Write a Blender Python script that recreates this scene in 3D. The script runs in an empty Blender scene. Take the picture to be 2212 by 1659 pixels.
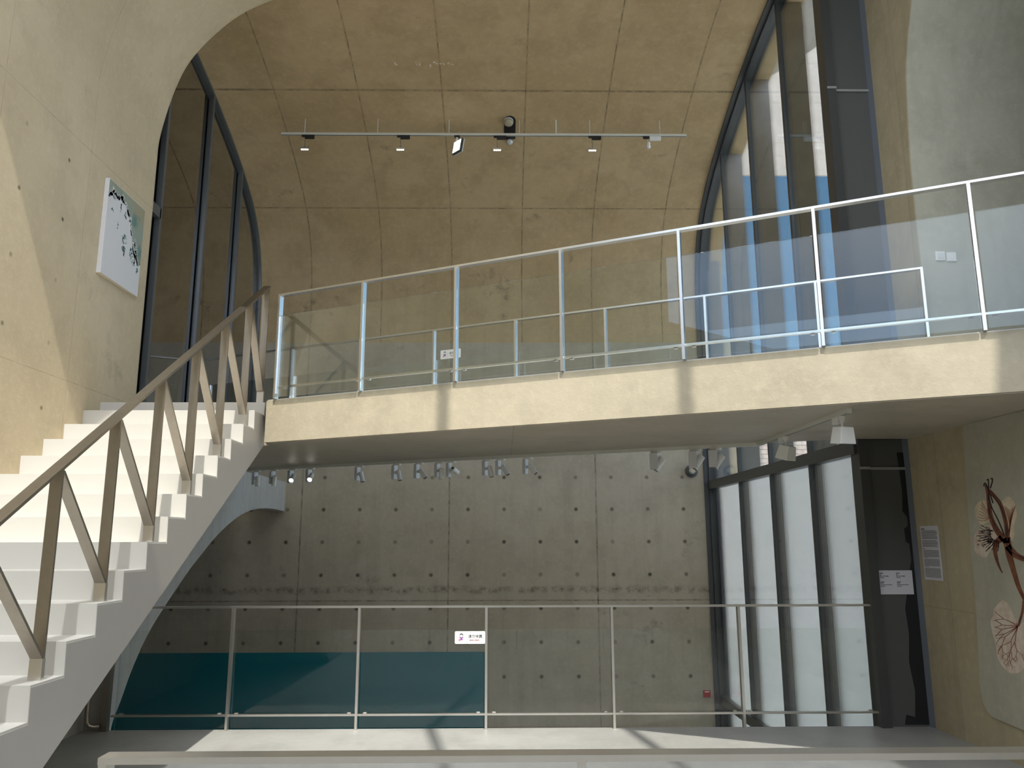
import bpy, bmesh, math, random
from mathutils import Vector, Matrix
random.seed(7)
S = bpy.context.scene
C = S.collection

# ------------------------------------------------------------------ camera
EYE = Vector((0, 0, 1.65)); FPX = 1716.0
_p, _r, _y = math.radians(11.06), math.radians(-.136), math.radians(.75)
_F = Vector((math.cos(_p)*math.sin(_y), math.cos(_p)*math.cos(_y), math.sin(_p)))
_R0 = Vector((math.cos(_y), -math.sin(_y), 0)); _U0 = _R0.cross(_F)
_R = _R0*math.cos(_r) + _U0*math.sin(_r); _U = -_R0*math.sin(_r) + _U0*math.cos(_r)
cam = bpy.data.cameras.new('camera'); camo = bpy.data.objects.new('camera', cam); C.objects.link(camo)
m3 = Matrix((_R, _U, -_F)).transposed()
camo.matrix_world = Matrix.Translation(EYE) @ m3.to_4x4()
cam.sensor_fit = 'HORIZONTAL'; cam.sensor_width = 36; cam.lens = FPX/2212*36; cam.clip_start = .05; cam.clip_end = 300
S.camera = camo

# ------------------------------------------------------------------ view + world + sun
S.view_settings.view_transform = 'Standard'; S.view_settings.look = 'None'
S.view_settings.exposure = 0.0; S.view_settings.gamma = 1.0
S.view_settings.use_curve_mapping = False
SUN_DIR = Vector((-.18, 1, -1.7)).normalized()
W = bpy.data.worlds.new('sky'); S.world = W; W.use_nodes = True
wn = W.node_tree.nodes; wl = W.node_tree.links; wn.clear()
def wnode(t, **k):
    n = wn.new(t)
    for a, b in k.items(): setattr(n, a, b)
    return n
g = wnode('ShaderNodeTexCoord'); dot = wnode('ShaderNodeVectorMath', operation='DOT_PRODUCT')
wl.new(g.outputs['Generated'], dot.inputs[0]); dot.inputs[1].default_value = (.1, -.5, .86)
rmp = wnode('ShaderNodeValToRGB'); wl.new(dot.outputs['Value'], rmp.inputs[0])
e = rmp.color_ramp.elements
e[0].position = -.05; e[0].color = (.042, .125, .235, 1); e[1].position = .90; e[1].color = (1.05, 1.05, 1.05, 1)
e2 = e.new(.62); e2.color = (.30, .40, .56, 1)
e3 = e.new(.35); e3.color = (.13, .24, .37, 1)
bg = wnode('ShaderNodeBackground'); bg.inputs['Strength'].default_value = 5.4
sepw = wnode('ShaderNodeSeparateXYZ'); wl.new(g.outputs['Generated'], sepw.inputs[0])
hz = wnode('ShaderNodeMapRange', interpolation_type='SMOOTHSTEP'); wl.new(sepw.outputs[2], hz.inputs[0]); hz.inputs[1].default_value = .24; hz.inputs[2].default_value = .12
mxw = wnode('ShaderNodeMix', data_type='RGBA'); wl.new(hz.outputs[0], mxw.inputs[0]); wl.new(rmp.outputs[0], mxw.inputs[6]); mxw.inputs[7].default_value = (.55, .62, .72, 1)
wo = wnode('ShaderNodeOutputWorld'); wl.new(mxw.outputs[2], bg.inputs[0]); wl.new(bg.outputs[0], wo.inputs[0])
sun = bpy.data.lights.new('sun', 'SUN'); sun.energy = 6.0; sun.angle = math.radians(.6); sun.color = (1, .95, .86)
suno = bpy.data.objects.new('sun', sun); C.objects.link(suno)
suno.rotation_euler = SUN_DIR.to_track_quat('-Z', 'Y').to_euler(); suno.location = (2, -8, 12)

# ------------------------------------------------------------------ materials
class NT:
    def __init__(s, name):
        s.m = bpy.data.materials.new(name); s.m.use_nodes = True
        s.t = s.m.node_tree; s.n = s.t.nodes; s.l = s.t.links; s.n.clear()
        s.out = s.n.new('ShaderNodeOutputMaterial')
    def put(s, sock, v):
        if isinstance(v, bpy.types.NodeSocket): s.l.new(v, sock)
        elif v is not None:
            if isinstance(v, (tuple, list)) and len(v) == 3 and sock.type == 'RGBA': v = (*v, 1)
            sock.default_value = v
    def node(s, t, ins=None, **k):
        n = s.n.new(t)
        for a, b in k.items(): setattr(n, a, b)
        for a, b in (ins or {}).items(): s.put(n.inputs[a], b)
        return n
    def math(s, op, a, b=None, c=None, clamp=False):
        n = s.node('ShaderNodeMath', operation=op, use_clamp=clamp); s.put(n.inputs[0], a)
        if b is not None: s.put(n.inputs[1], b)
        if c is not None: s.put(n.inputs[2], c)
        return n.outputs[0]
    def mix(s, f, a, b, blend='MIX'):
        n = s.node('ShaderNodeMix', data_type='RGBA', blend_type=blend)
        s.put(n.inputs[0], f); s.put(n.inputs[6], a); s.put(n.inputs[7], b); return n.outputs[2]
    def noise(s, vec, scale, detail=4, rough=.55):
        return s.node('ShaderNodeTexNoise', {'Vector': vec, 'Scale': scale, 'Detail': detail, 'Roughness': rough}).outputs[0]
    def step(s, v, a, b):
        return s.node('ShaderNodeMapRange', {'Value': v, 'From Min': a, 'From Max': b}, interpolation_type='SMOOTHSTEP').outputs[0]
    def bsdf(s, color, rough=.5, metal=0., bump=None, bstr=.3, bdist=.01, **k):
        ins = {'Base Color': color, 'Roughness': rough, 'Metallic': metal}
        for a, b in k.items(): ins[a] = b
        n = s.node('ShaderNodeBsdfPrincipled', ins)
        if bump is not None:
            bn = s.node('ShaderNodeBump', {'Height': bump, 'Strength': bstr, 'Distance': bdist}); s.l.new(bn.outputs[0], n.inputs['Normal'])
        s.l.new(n.outputs[0], s.out.inputs[0]); return n

def concrete(name, ca, cb, stain=(.10, .08, .05), stain_amt=.5, joints=(), holes=(), seams=(), rough=.75, streak=.35, spec=.3, speck=.5):
    """joints: (axis, first, spacing or None, half width); holes: (axisU,u0,du,axisV,v0,dv,r,(axis,lo,hi)...); seams: (axis, pos, strength)"""
    t = NT(name); geo = t.node('ShaderNodeNewGeometry'); P = geo.outputs['Position']
    sp = t.node('ShaderNodeSeparateXYZ', {0: P}); ax = {'x': sp.outputs[0], 'y': sp.outputs[1], 'z': sp.outputs[2]}
    n1 = t.noise(P, .55, 5); n2 = t.noise(P, 2.3, 6, .65); n3 = t.noise(P, 14, 6, .7)
    mp = t.node('ShaderNodeMapping', {'Vector': P}); mp.inputs['Scale'].default_value = (5, 5, .35)
    n4 = t.noise(mp.outputs[0], 1.5, 4)
    col = t.mix(t.step(n1, .35, .65), ca, cb)
    col = t.mix(t.math('MULTIPLY', t.step(n2, .42, .68), .45), col, tuple(x*.80 for x in ca))
    col = t.mix(t.math('MULTIPLY', t.step(n3, .45, .75), .30), col, tuple(min(1, x*1.25) for x in cb))
    col = t.mix(t.math('MULTIPLY', t.step(n4, .45, .75), streak), col, tuple(x*.72 for x in ca))
    blot = t.math('MULTIPLY', t.step(t.noise(P, 1.1, 8, .75), .60, .72), stain_amt)
    col = t.mix(blot, col, stain)
    mp2 = t.node('ShaderNodeMapping', {'Vector': P}); mp2.inputs['Location'].default_value = (3.3, 1.7, 9.1); mp2.inputs['Scale'].default_value = (1.0, 1.5, 2.6)
    n5 = t.noise(mp2.outputs[0], 4.5, 5, .7)
    col = t.mix(t.math('MULTIPLY', t.step(n5, .70, .74), speck), col, stain)
    ragged = t.noise(P, 7, 5, .8); height = n3
    for (a, p0, sp_, w) in joints:
        d = t.math('SUBTRACT', ax[a], p0)
        if sp_:
            q = t.math('DIVIDE', d, sp_); q = t.math('SUBTRACT', q, t.math('ROUND', q)); d = t.math('MULTIPLY', q, sp_)
        d = t.math('ABSOLUTE', t.math('ADD', d, t.math('MULTIPLY', t.math('SUBTRACT', ragged, .5), w*1.2)))
        f = t.math('SUBTRACT', 1., t.step(d, w*.4, w*1.3))
        f = t.math('MULTIPLY', f, t.math('ADD', .16, t.math('MULTIPLY', t.step(ragged, .38, .66), .55)))
        col = t.mix(f, col, stain)
    for (a, p0, s_) in seams:
        d = t.math('ABSOLUTE', t.math('SUBTRACT', ax[a], t.math('ADD', p0, t.math('MULTIPLY', t.math('SUBTRACT', n2, .5), .12))))
        f = t.math('MULTIPLY', t.math('SUBTRACT', 1., t.step(d, .0, .09)), t.math('MULTIPLY', t.step(ragged, .42, .66), s_))
        col = t.mix(f, col, stain)
    for (au, u0, du, av, v0, dv, r, lim) in holes:
        def wrap(a, p0, s2):
            q = t.math('DIVIDE', t.math('SUBTRACT', ax[a], p0), s2); return t.math('MULTIPLY', t.math('SUBTRACT', q, t.math('ROUND', q)), s2)
        u = wrap(au, u0, du); v = wrap(av, v0, dv)
        d = t.math('SQRT', t.math('ADD', t.math('MULTIPLY', u, u), t.math('MULTIPLY', v, v)))
        ring = t.math('SUBTRACT', 1., t.step(d, r*.9, r*1.15)); core = t.math('SUBTRACT', 1., t.step(d, r*.5, r*.75))
        for (a, lo, hi) in lim:
            k = t.math('MULTIPLY', t.math('GREATER_THAN', ax[a], lo), t.math('LESS_THAN', ax[a], hi))
            ring = t.math('MULTIPLY', ring, k); core = t.math('MULTIPLY', core, k)
        vary = t.step(t.noise(P, 1.7, 2), .30, .62)
        col = t.mix(t.math('MULTIPLY', ring, t.math('ADD', .25, t.math('MULTIPLY', vary, .3))), col, tuple(x*1.2 for x in stain))
        col = t.mix(t.math('MULTIPLY', core, t.math('MULTIPLY', vary, .75)), col, (.02, .018, .015))
    t.bsdf(col, rough, 0, bump=height, bstr=.25, bdist=.01, **{'Specular IOR Level': spec})
    return t.m

def plain(name, color, rough=.5, metal=0., noise=.08, scale=30, spec=.5, **k):
    t = NT(name); geo = t.node('ShaderNodeNewGeometry'); n = t.noise(geo.outputs['Position'], scale, 4)
    c = t.mix(t.math('MULTIPLY', n, noise*2), color, tuple(x*.6 for x in color))
    t.bsdf(c, rough, metal, bump=n, bstr=.05, bdist=.002, **{'Specular IOR Level': spec, **k}); return t.m

def emit(name, color, s):
    t = NT(name); n = t.node('ShaderNodeEmission', {'Color': (*color, 1), 'Strength': s}); t.l.new(n.outputs[0], t.out.inputs[0]); return t.m

def glass(name, tint, fr=1.5, boost=1.0, edge=None):
    t = NT(name)
    tr = t.node('ShaderNodeBsdfTransparent', {'Color': (*tint, 1)}); gl = t.node('ShaderNodeBsdfGlossy', {'Color': (1, 1, 1, 1), 'Roughness': 0.0})
    f = t.node('ShaderNodeFresnel', {'IOR': fr}); fac = t.math('MULTIPLY', f.outputs[0], boost, clamp=True)
    mx = t.node('ShaderNodeMixShader', {0: fac, 1: tr.outputs[0], 2: gl.outputs[0]}); t.l.new(mx.outputs[0], t.out.inputs[0]); return t.m

M = {}
WARM_A, WARM_B = (.43, .31, .165), (.50, .375, .215)
M['vault'] = concrete('vault_concrete', WARM_A, WARM_B, stain=(.09, .068, .038), stain_amt=.6,
    joints=[('x', -.85, 1.19, .012), ('z', 7.03, None, .008), ('z', 7.905, None, .006), ('z', 4.82, None, .008)],
    holes=[('x', -.545, .582, 'z', 3.66, .62, .032, [('z', 3.3, 4.6)])], speck=.6, streak=.15)
M['backwall'] = concrete('back_wall_concrete', (.40, .35, .265), (.45, .40, .315), stain=(.06, .05, .035), stain_amt=.40,
    joints=[('x', -.85, 2.38, .014), ('z', .70, None, .012)], seams=[('z', .86, .8)],
    holes=[('x', -.545, .582, 'z', 2.64, .515, .034, [('x', -7.9, 3.3), ('z', -.7, 3.0)])], speck=.35, streak=.25)
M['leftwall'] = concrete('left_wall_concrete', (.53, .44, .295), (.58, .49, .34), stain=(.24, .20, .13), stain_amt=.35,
    joints=[('z', 5.37, None, .005), ('z', 3.09, None, .005), ('y', 5.86, 1.36, .004)],
    holes=[('y', 6.2, .665, 'z', 5.1, .58, .024, [('z', 2.5, 5.3), ('y', 5.4, 7.4)])], speck=.25, streak=.10)
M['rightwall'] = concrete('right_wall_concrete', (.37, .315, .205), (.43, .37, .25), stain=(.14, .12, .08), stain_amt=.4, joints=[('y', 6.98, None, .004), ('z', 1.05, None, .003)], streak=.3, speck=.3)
M['recess'] = concrete('recess_concrete', (.44, .43, .34), (.50, .485, .39), stain=(.2, .19, .14), stain_amt=.3, streak=.3, speck=.08)
M['patch'] = concrete('smooth_render', (.38, .36, .275), (.43, .41, .32), stain=(.13, .12, .09), stain_amt=.25, streak=.15, speck=.05)
M['sidewall'] = concrete('grey_board_marked_concrete', (.44, .43, .40), (.48, .47, .44), stain=(.2, .19, .16), stain_amt=.2, streak=.45, speck=.1)
M['soffit'] = concrete('soffit_concrete', (.40, .35, .27), (.45, .40, .31), stain=(.16, .13, .09), stain_amt=.25, streak=.1, speck=.25, rough=.45, spec=.5, joints=[('x', .1, 2.4, .006)])
M['fascia'] = concrete('cream_painted_concrete', (.40, .355, .26), (.49, .435, .325), stain=(.30, .24, .15), stain_amt=.12, streak=.12, speck=.30, rough=.6)
M['floor'] = concrete('grey_painted_floor', (.27, .27, .255), (.33, .33, .315), stain=(.3, .29, .27), stain_amt=.15, streak=.0, speck=.05, rough=.38, spec=.5)
M['dark_conc'] = concrete('dark_concrete', (.17, .165, .15), (.22, .21, .19), stain=(.06, .06, .05), stain_amt=.4)
M['bounce_ground'] = plain('pale_bounce_ground', (.72, .71, .69), .8)  # unseen ground, made pale to bounce sun into the frosted panes
M['outer'] = concrete('outer_concrete', (.50, .45, .42), (.58, .52, .48), stain=(.3, .26, .24), stain_amt=.3, joints=[('z', 12.3, 1.2, .02)])
M['white'] = plain('white_step_paint', (.52, .51, .475), .55, noise=.06, scale=6)
M['stringer'] = plain('grey_stringer_paint', (.40, .385, .36), .35, noise=.12, scale=5)
M['landing'] = plain('pale_landing_paint', (.62, .63, .62), .5)
M['steel'] = plain('brushed_steel', (.40, .36, .305), .34, 1.0, noise=.25, scale=18)
M['steel_b'] = plain('polished_steel', (.74, .72, .68), .30, 1.0, noise=.15, scale=14)
M['frame'] = plain('dark_window_frame', (.045, .048, .048), .35, .0, spec=.6)
M['frame_l'] = plain('grey_window_frame', (.13, .14, .145), .35, .3)
M['fin'] = plain('brushed_fin_metal', (.16, .17, .19), .30, .85, noise=.35, scale=4)
M['panel'] = plain('dark_grey_panel', (.075, .078, .072), .55, 0, noise=.12, scale=5)
M['trimlight'] = plain('pale_trim_metal', (.30, .31, .30), .45, .2)
M['sealant'] = plain('black_sealant', (.006, .007, .008), .5)
M['blue_seal'] = plain('blue_grey_joint', (.13, .145, .17), .6)
M['teal'] = plain('teal_wall_paint', (.005, .17, .215), .45, noise=.10, scale=3)
M['joint'] = plain('floor_joint_filler', (.17, .17, .165), .5)
M['lampwhite'] = plain('white_lamp_metal', (.80, .80, .77), .4)
M['lampgrey'] = plain('grey_lamp_plate', (.60, .61, .61), .45)
M['black'] = plain('black_plastic', (.008, .008, .008), .5)
M['trackgrey'] = plain('pale_track_metal', (.62, .62, .55), .45, .0)
M['red'] = plain('red_plastic', (.45, .02, .025), .4)
M['sign'] = plain('white_sign_plate', (.82, .82, .80), .35, noise=.02)
M['paper'] = plain('off_white_paper', (.58, .57, .60), .7, noise=.03)
M['ink'] = plain('black_print', (.02, .02, .022), .6)
M['greyink'] = plain('grey_print', (.16, .16, .165), .7)
M['redink'] = plain('red_print', (.5, .06, .05), .6)
M['purple'] = plain('purple_print', (.28, .10, .42), .6)
M['pink'] = plain('pink_print', (.75, .22, .22), .6)
M['skin'] = plain('skin_tone_print', (.75, .50, .35), .6)
M['canvas'] = plain('white_canvas', (.70, .70, .72), .7, noise=.03)
M['canvas_l'] = plain('cream_canvas_edge', (.72, .64, .52), .7, noise=.03)
M['lit'] = emit('lamp_lens_lit', (1, .93, .80), 14)
M['lit2'] = emit('led_white', (1, .97, .90), 3.2)
M['lens'] = plain('lamp_lens_dark', (.10, .10, .10), .15)
M['detector'] = plain('cream_detector', (.42, .37, .26), .45)
M['rail_glass'] = glass('rail_glass', (.955, .975, .965), 1.5, .7)
M['win_glass'] = glass('window_glass', (.84, .87, .87), 1.5, .8)
M['dark_glass'] = glass('tinted_window_glass', (.40, .41, .38), 1.6, 2.6)
M['dimming_pane'] = glass('sun_dimming_glass', (.60, .62, .65), 1.3, .5)
def _tr():
    t = NT('frosted_film'); geo = t.node('ShaderNodeNewGeometry'); n = t.noise(geo.outputs['Position'], 3, 4)
    c = t.mix(n, (.93, .90, .87), (.97, .94, .91))
    a = t.node('ShaderNodeBsdfDiffuse', {'Color': c}); b = t.node('ShaderNodeBsdfTranslucent', {'Color': c})
    gl = t.node('ShaderNodeBsdfGlossy', {'Color': (1, 1, 1, 1), 'Roughness': .25})
    mx = t.node('ShaderNodeMixShader', {0: .85, 1: a.outputs[0], 2: b.outputs[0]})
    m2 = t.node('ShaderNodeMixShader', {0: .10, 1: mx.outputs[0], 2: gl.outputs[0]}); t.l.new(m2.outputs[0], t.out.inputs[0]); return t.m
M['film'] = _tr()
def _mesh():
    t = NT('perforated_facade'); geo = t.node('ShaderNodeNewGeometry')
    br = t.node('ShaderNodeTexBrick', {'Vector': geo.outputs['Position'], 'Color1': (.62, .50, .44, 1), 'Color2': (.70, .60, .55, 1), 'Mortar': (.25, .2, .18, 1), 'Scale': 2.2})
    mp = t.node('ShaderNodeMapping', {'Vector': geo.outputs['Position']}); mp.inputs['Rotation'].default_value = (math.radians(90), 0, 0); t.l.new(mp.outputs[0], br.inputs['Vector'])
    t.bsdf(br.outputs['Color'], .8); return t.m
M['mesh'] = _mesh()
def _paint():
    t = NT('painted_sky_wash'); geo = t.node('ShaderNodeNewGeometry'); P = geo.outputs['Position']
    n = t.noise(P, 2.2, 3); n2 = t.noise(P, 5, 3)
    c = t.mix(t.step(n, .40, .62), (.27, .32, .27), (.34, .29, .17)); c = t.mix(t.step(n2, .5, .7), c, (.12, .22, .20)); t.bsdf(c, .7); return t.m
M['wash'] = _paint()
M['leafgreen'] = plain('dark_teal_green_paint', (.07, .17, .16), .7)
M['whitepaint'] = plain('white_tree_paint', (.66, .66, .67), .7, noise=.03)
def _petal(name, ca, cb):
    t = NT(name); geo = t.node('ShaderNodeNewGeometry'); n = t.noise(geo.outputs['Position'], 12, 5)
    t.bsdf(t.mix(t.step(n, .35, .7), ca, cb), .7); return t.m
M['petal'] = _petal('cream_petal_print', (.62, .52, .36), (.50, .40, .27))
M['petal2'] = _petal('pale_petal_print', (.60, .53, .42), (.50, .38, .28))
M['vein'] = plain('dark_vein_print', (.030, .012, .012), .7)
M['vein2'] = plain('red_brown_vein_print', (.19, .045, .025), .7)
M['stem'] = _petal('brown_stem_print', (.115, .032, .018), (.20, .075, .028))

# ------------------------------------------------------------------ geometry helpers
def link(name, verts, faces, mat, parent=None, smooth=False):
    off = Vector(parent_origin(parent)) if parent is not None else Vector((0, 0, 0))
    me = bpy.data.meshes.new(name); me.from_pydata([Vector(v)-off for v in verts], [], faces); me.update()
    me.materials.append(mat)
    if smooth:
        for p in me.polygons: p.use_smooth = True
    o = bpy.data.objects.new(name, me); C.objects.link(o)
    if parent is not None: o.parent = parent
    return o
def parent_origin(p):
    v = Vector((0, 0, 0))
    while p is not None: v = v + p.location; p = p.parent
    return v
class MB:
    def __init__(s): s.v = []; s.f = []
    def add(s, vs, fs):
        b = len(s.v); s.v += [tuple(v) for v in vs]; s.f += [tuple(b+i for i in f) for f in fs]; return s
    def box(s, x0, x1, y0, y1, z0, z1):
        vs = [(x, y, z) for x in (x0, x1) for y in (y0, y1) for z in (z0, z1)]
        return s.add(vs, [(0, 1, 3, 2), (4, 6, 7, 5), (0, 4, 5, 1), (2, 3, 7, 6), (0, 2, 6, 4), (1, 5, 7, 3)])
    def bar(s, a, b, side, w, t, up=None):
        """rectangular bar from a to b; w across 'side', t along the remaining axis; a,b on its centre line"""
        a, b = Vector(a), Vector(b); d = (b-a).normalized(); sd = Vector(side); sd = (sd - d*sd.dot(d)).normalized(); n = d.cross(sd)
        vs = [p + sd*(i*w/2) + n*(j*t/2) for p in (a, b) for i, j in ((-1, -1), (1, -1), (1, 1), (-1, 1))]
        return s.add(vs, [(3, 2, 1, 0), (4, 5, 6, 7), (0, 1, 5, 4), (1, 2, 6, 5), (2, 3, 7, 6), (3, 0, 4, 7)])
    def tube(s, pts, r, seg=12, caps=True):
        pts = [Vector(p) for p in pts]; rs = r if isinstance(r, (list, tuple)) else [r]*len(pts); b = len(s.v)
        prev = None
        for i, p in enumerate(pts):
            d = (pts[min(i+1, len(pts)-1)] - pts[max(i-1, 0)]).normalized()
            if prev is None: u = d.orthogonal().normalized()
            else: u = (prev - d*prev.dot(d)).normalized()
            prev = u; w = d.cross(u)
            for k in range(seg):
                a = 2*math.pi*k/seg; s.v.append(tuple(p + (u*math.cos(a) + w*math.sin(a))*rs[i]))
        for i in range(len(pts)-1):
            for k in range(seg):
                k2 = (k+1) % seg; s.f.append((b+i*seg+k, b+i*seg+k2, b+(i+1)*seg+k2, b+(i+1)*seg+k))
        if caps:
            s.f.append(tuple(b+k for k in reversed(range(seg)))); s.f.append(tuple(b+(len(pts)-1)*seg+k for k in range(seg)))
        return s
    def prism(s, poly, fn, t0, t1):
        """poly: 2-D outline, fn(u, v, t) -> 3-D point"""
        n = len(poly); vs = [fn(u, v, t0) for u, v in poly] + [fn(u, v, t1) for u, v in poly]
        fs = [tuple(range(n-1, -1, -1)), tuple(range(n, 2*n))] + [(i, (i+1) % n, n+(i+1) % n, n+i) for i in range(n)]
        return s.add(vs, fs)
    def sweep(s, prof, fn, ts):
        """open profile swept through parameters ts, fn(u,v,t)"""
        b = len(s.v); n = len(prof)
        for t in ts:
            for (u, v) in prof: s.v.append(tuple(fn(u, v, t)))
        for j in range(len(ts)-1):
            for i in range(n-1): s.f.append((b+j*n+i, b+j*n+i+1, b+(j+1)*n+i+1, b+(j+1)*n+i))
        return s
    def go(s, name, mat, parent=None, smooth=False, bevel=0, fixn=True):
        o = link(name, s.v, s.f, mat, parent, smooth)
        if fixn:
            bm = bmesh.new(); bm.from_mesh(o.data); bmesh.ops.recalc_face_normals(bm, faces=bm.faces); bm.to_mesh(o.data); bm.free()
        if bevel:
            m = o.modifiers.new('bevel', 'BEVEL'); m.width = bevel; m.segments = 2; m.limit_method = 'ANGLE'
        return o
def struct(o): o['kind'] = 'structure'; return o
def tag(o, label, cat, group=None):
    o['label'] = label; o['category'] = cat
    if group: o['group'] = group
    return o
def thing(name, loc, label, cat, group=None):
    o = bpy.data.objects.new(name, None); o.location = loc; C.objects.link(o); o.empty_display_size = .1
    return tag(o, label, cat, group)
def copy_tree(o, parent=None):
    c = o.copy(); C.objects.link(c); c.parent = parent
    for ch in list(o.children): copy_tree(ch, c)
    return c
XY = lambda u, v, t: (u, v, t)      # outline in plan, t = height
YZ = lambda u, v, t: (t, u, v)      # outline in the depth/height plane, t = x
XZ = lambda u, v, t: (u, t, v)      # outline in the front plane, t = y

# ------------------------------------------------------------------ large structure
XL, XR, YB = -4.0, 3.84, 13.0       # left wall, right wall, back wall
VAULT = [(13.0, 4.9), (13.0, 5.5), (12.96, 5.95), (12.86, 6.35), (12.68, 6.70), (12.42, 6.98), (12.1, 7.2), (11.6, 7.45), (11.0, 7.68), (10.4, 7.87),
         (9.8, 8.03), (9.2, 8.15), (8.6, 8.23), (7.8, 8.28), (7.0, 8.30), (5.6, 8.32), (4.6, 8.32)]
def smooth_prof(P, n=4):
    out = []
    for i in range(len(P)-1):
        p0 = P[max(i-1, 0)]; p1 = P[i]; p2 = P[i+1]; p3 = P[min(i+2, len(P)-1)]
        for k in range(n):
            t = k/n
            out.append(tuple(.5*((2*p1[a]) + (-p0[a]+p2[a])*t + (2*p0[a]-5*p1[a]+4*p2[a]-p3[a])*t*t + (-p0[a]+3*p1[a]-3*p2[a]+p3[a])*t**3) for a in (0, 1)))
    out.append(P[-1]); return out
VP = smooth_prof(VAULT)
def vault_z(y):
    for (a, b) in zip(VP[:-1], VP[1:]):
        if b[0] <= y <= a[0]:
            t = (y-a[0])/(b[0]-a[0]) if b[0] != a[0] else 0
            return a[1] + (b[1]-a[1])*t
    return VP[-1][1]
# floor: platform in front of the void
struct(MB().box(XL-.3, XR+.3, -5.2, 7.53, -.35, 0).go('floor', M['floor']))
struct(MB().box(-8.3, XR, 7.5, YB, -3.9, -3.6).go('floor_lower', M['floor']))
# back wall and its painted band
struct(MB().box(-8.3, 3.9, YB, YB+.3, -3.9, 4.9).go('wall_back', M['backwall']))
struct(MB().box(-7.5, -.265, YB-.012, YB, -3.6, -.075).go('trim_1', M['teal']))
# vault: lining swept across, with thickness
outer = [(y+.3 if y > 12.9 else y+.12, z+.30) for y, z in VP]
vb = MB(); n = len(VP)
vb.prism(VP + list(reversed(outer)), YZ, -4.45, 3.75)
v_o = struct(vb.go('ceiling_vault', M['vault']))
# near left wall: straight, then flaring over into the crown; its far edge is the arch at y = 8.6
LFL = smooth_prof([(XL, 5.6), (XL, 5.95), (-3.985, 6.3), (-3.86, 6.88), (-3.67, 7.32), (-3.26, 7.79), (-2.82, 8.06), (-2.3, 8.22), (-1.5, 8.30), (-.8, 8.32)], 5)
lw = MB()
lw.box(XL-.4, XL, -5.2, 8.6, -.3, 5.6); lw.box(XL-.4, XL, -.6, 4.6, 5.6, 8.4)
struct(lw.go('wall_left', M['leftwall']))
fl = LFL + [(-.8, 8.45), (XL-.4, 8.45), (XL-.4, 5.6)]
struct(MB().prism(fl, XZ, 4.6, 8.6).go('wall_left_arch', M['leftwall']))
struct(MB().box(-.8, XR+.3, 4.6, 8.6, 8.33, 8.45).go('ceiling', M['vault']))
# right wall and the thin render coats on it
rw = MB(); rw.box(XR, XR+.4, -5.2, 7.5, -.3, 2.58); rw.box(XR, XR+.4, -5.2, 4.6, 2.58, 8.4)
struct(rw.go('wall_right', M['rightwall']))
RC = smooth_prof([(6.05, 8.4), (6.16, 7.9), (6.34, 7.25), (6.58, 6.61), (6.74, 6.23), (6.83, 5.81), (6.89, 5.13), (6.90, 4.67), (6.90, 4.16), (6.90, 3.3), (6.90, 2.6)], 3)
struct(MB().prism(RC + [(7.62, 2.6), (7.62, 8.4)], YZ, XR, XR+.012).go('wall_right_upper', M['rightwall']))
struct(MB().prism(RC + [(7.62, 2.6), (7.62, 8.4)], YZ, XR+.012, 6.0).go('wall_right_arch', M['recess']))
struct(MB().box(XR, 6.0, 4.2, 6.95, 2.6, 3.0).go('floor_right', M['landing']))
struct(MB().box(XR+.001, 6.0, 4.2, 7.62, 8.4, 8.55).go('ceiling_right', M['recess']))
struct(MB().box(5.8, 6.0, 4.2, 6.9, 3.0, 8.4).go('wall_right_recess', M['recess']))
struct(MB().box(XR+.4, 6.0, 4.2, 4.4, 3.0, 8.4).go('wall_right_return', M['recess']))
lo = [(6.49, 2.57), (6.55, 1.92), (6.59, 1.15), (6.66, .50), (6.64, .36), (6.56, .28), (6.3, .27), (4.0, .20), (3.0, .2), (3.0, 2.57)]
struct(MB().prism(lo, YZ, XR-.012, XR+.01).go('trim_3', M['patch']))
struct(MB().prism([(XR-.025, 7.5), (XR, 7.43), (XR, 7.5)], XY, 0.0, 8.2).go('trim_4', M['blue_seal']))
# wall behind the viewer, open above to the sky
struct(MB().box(XL-.4, XR+.4, -5.5, -5.2, -.3, 5.4).go('wall_front', M['leftwall']))
# skylight: ribs between the side walls, plus an unseen pane added to dim the sun on the lower steps
for x in (.07, 1.82):      # at y = 3.6
    f = lambda y: x - .18*(y-3.6)
    struct(MB().prism([(f(-5.2)-.05, -5.2), (f(-5.2)+.05, -5.2), (f(4.6)+.05, 4.6), (f(4.6)-.05, 4.6)], XY, 8.25, 8.42).go('ceiling_rib', M['lampwhite']))
struct(MB().box(XL, XR, -5.2, 1.52, 8.43, 8.45).go('window_sun_dimmer', M['dimming_pane']))
# arched side wall under the landing (the void is seen through its arch)
arch = smooth_prof([(7.60, -.35), (7.62, -.004), (7.77, .21), (7.98, .49), (8.33, .81), (9.07, 1.26), (9.44, 1.45), (10.0, 1.71), (10.65, 1.93), (11.3, 2.06), (12.1, 2.115), (13.0, 2.10)], 4)
struct(MB().prism([(7.54, -.35)] + arch + [(13.0, 2.57), (7.95, 2.57), (7.54, 2.34)], YZ, -3.68, -3.5).go('wall_left_lower', M['sidewall']))
struct(MB().prism([(5.0, 0), (7.53, 0), (7.53, 2.34), (5.0, .83)], YZ, XL+.002, -3.70).go('wall_left_base', M['sidewall']))
struct(MB().box(XL-.4, -3.681, 7.54, 7.66, -3.6, 2.34).go('wall_left_return', M['sidewall']))
struct(MB().box(-8.3, -8.0, 7.5, YB, -3.6, 3.0).go('wall_left_far', M['backwall']))
struct(MB().box(-8.3, -4.4, 7.3, 7.6, -3.6, 3.0).go('wall_left_far_return', M['backwall']))
struct(MB().box(-8.3, -4.42, 7.3, YB, 2.6, 2.8).go('ceiling_lower', M['soffit']))
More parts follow.
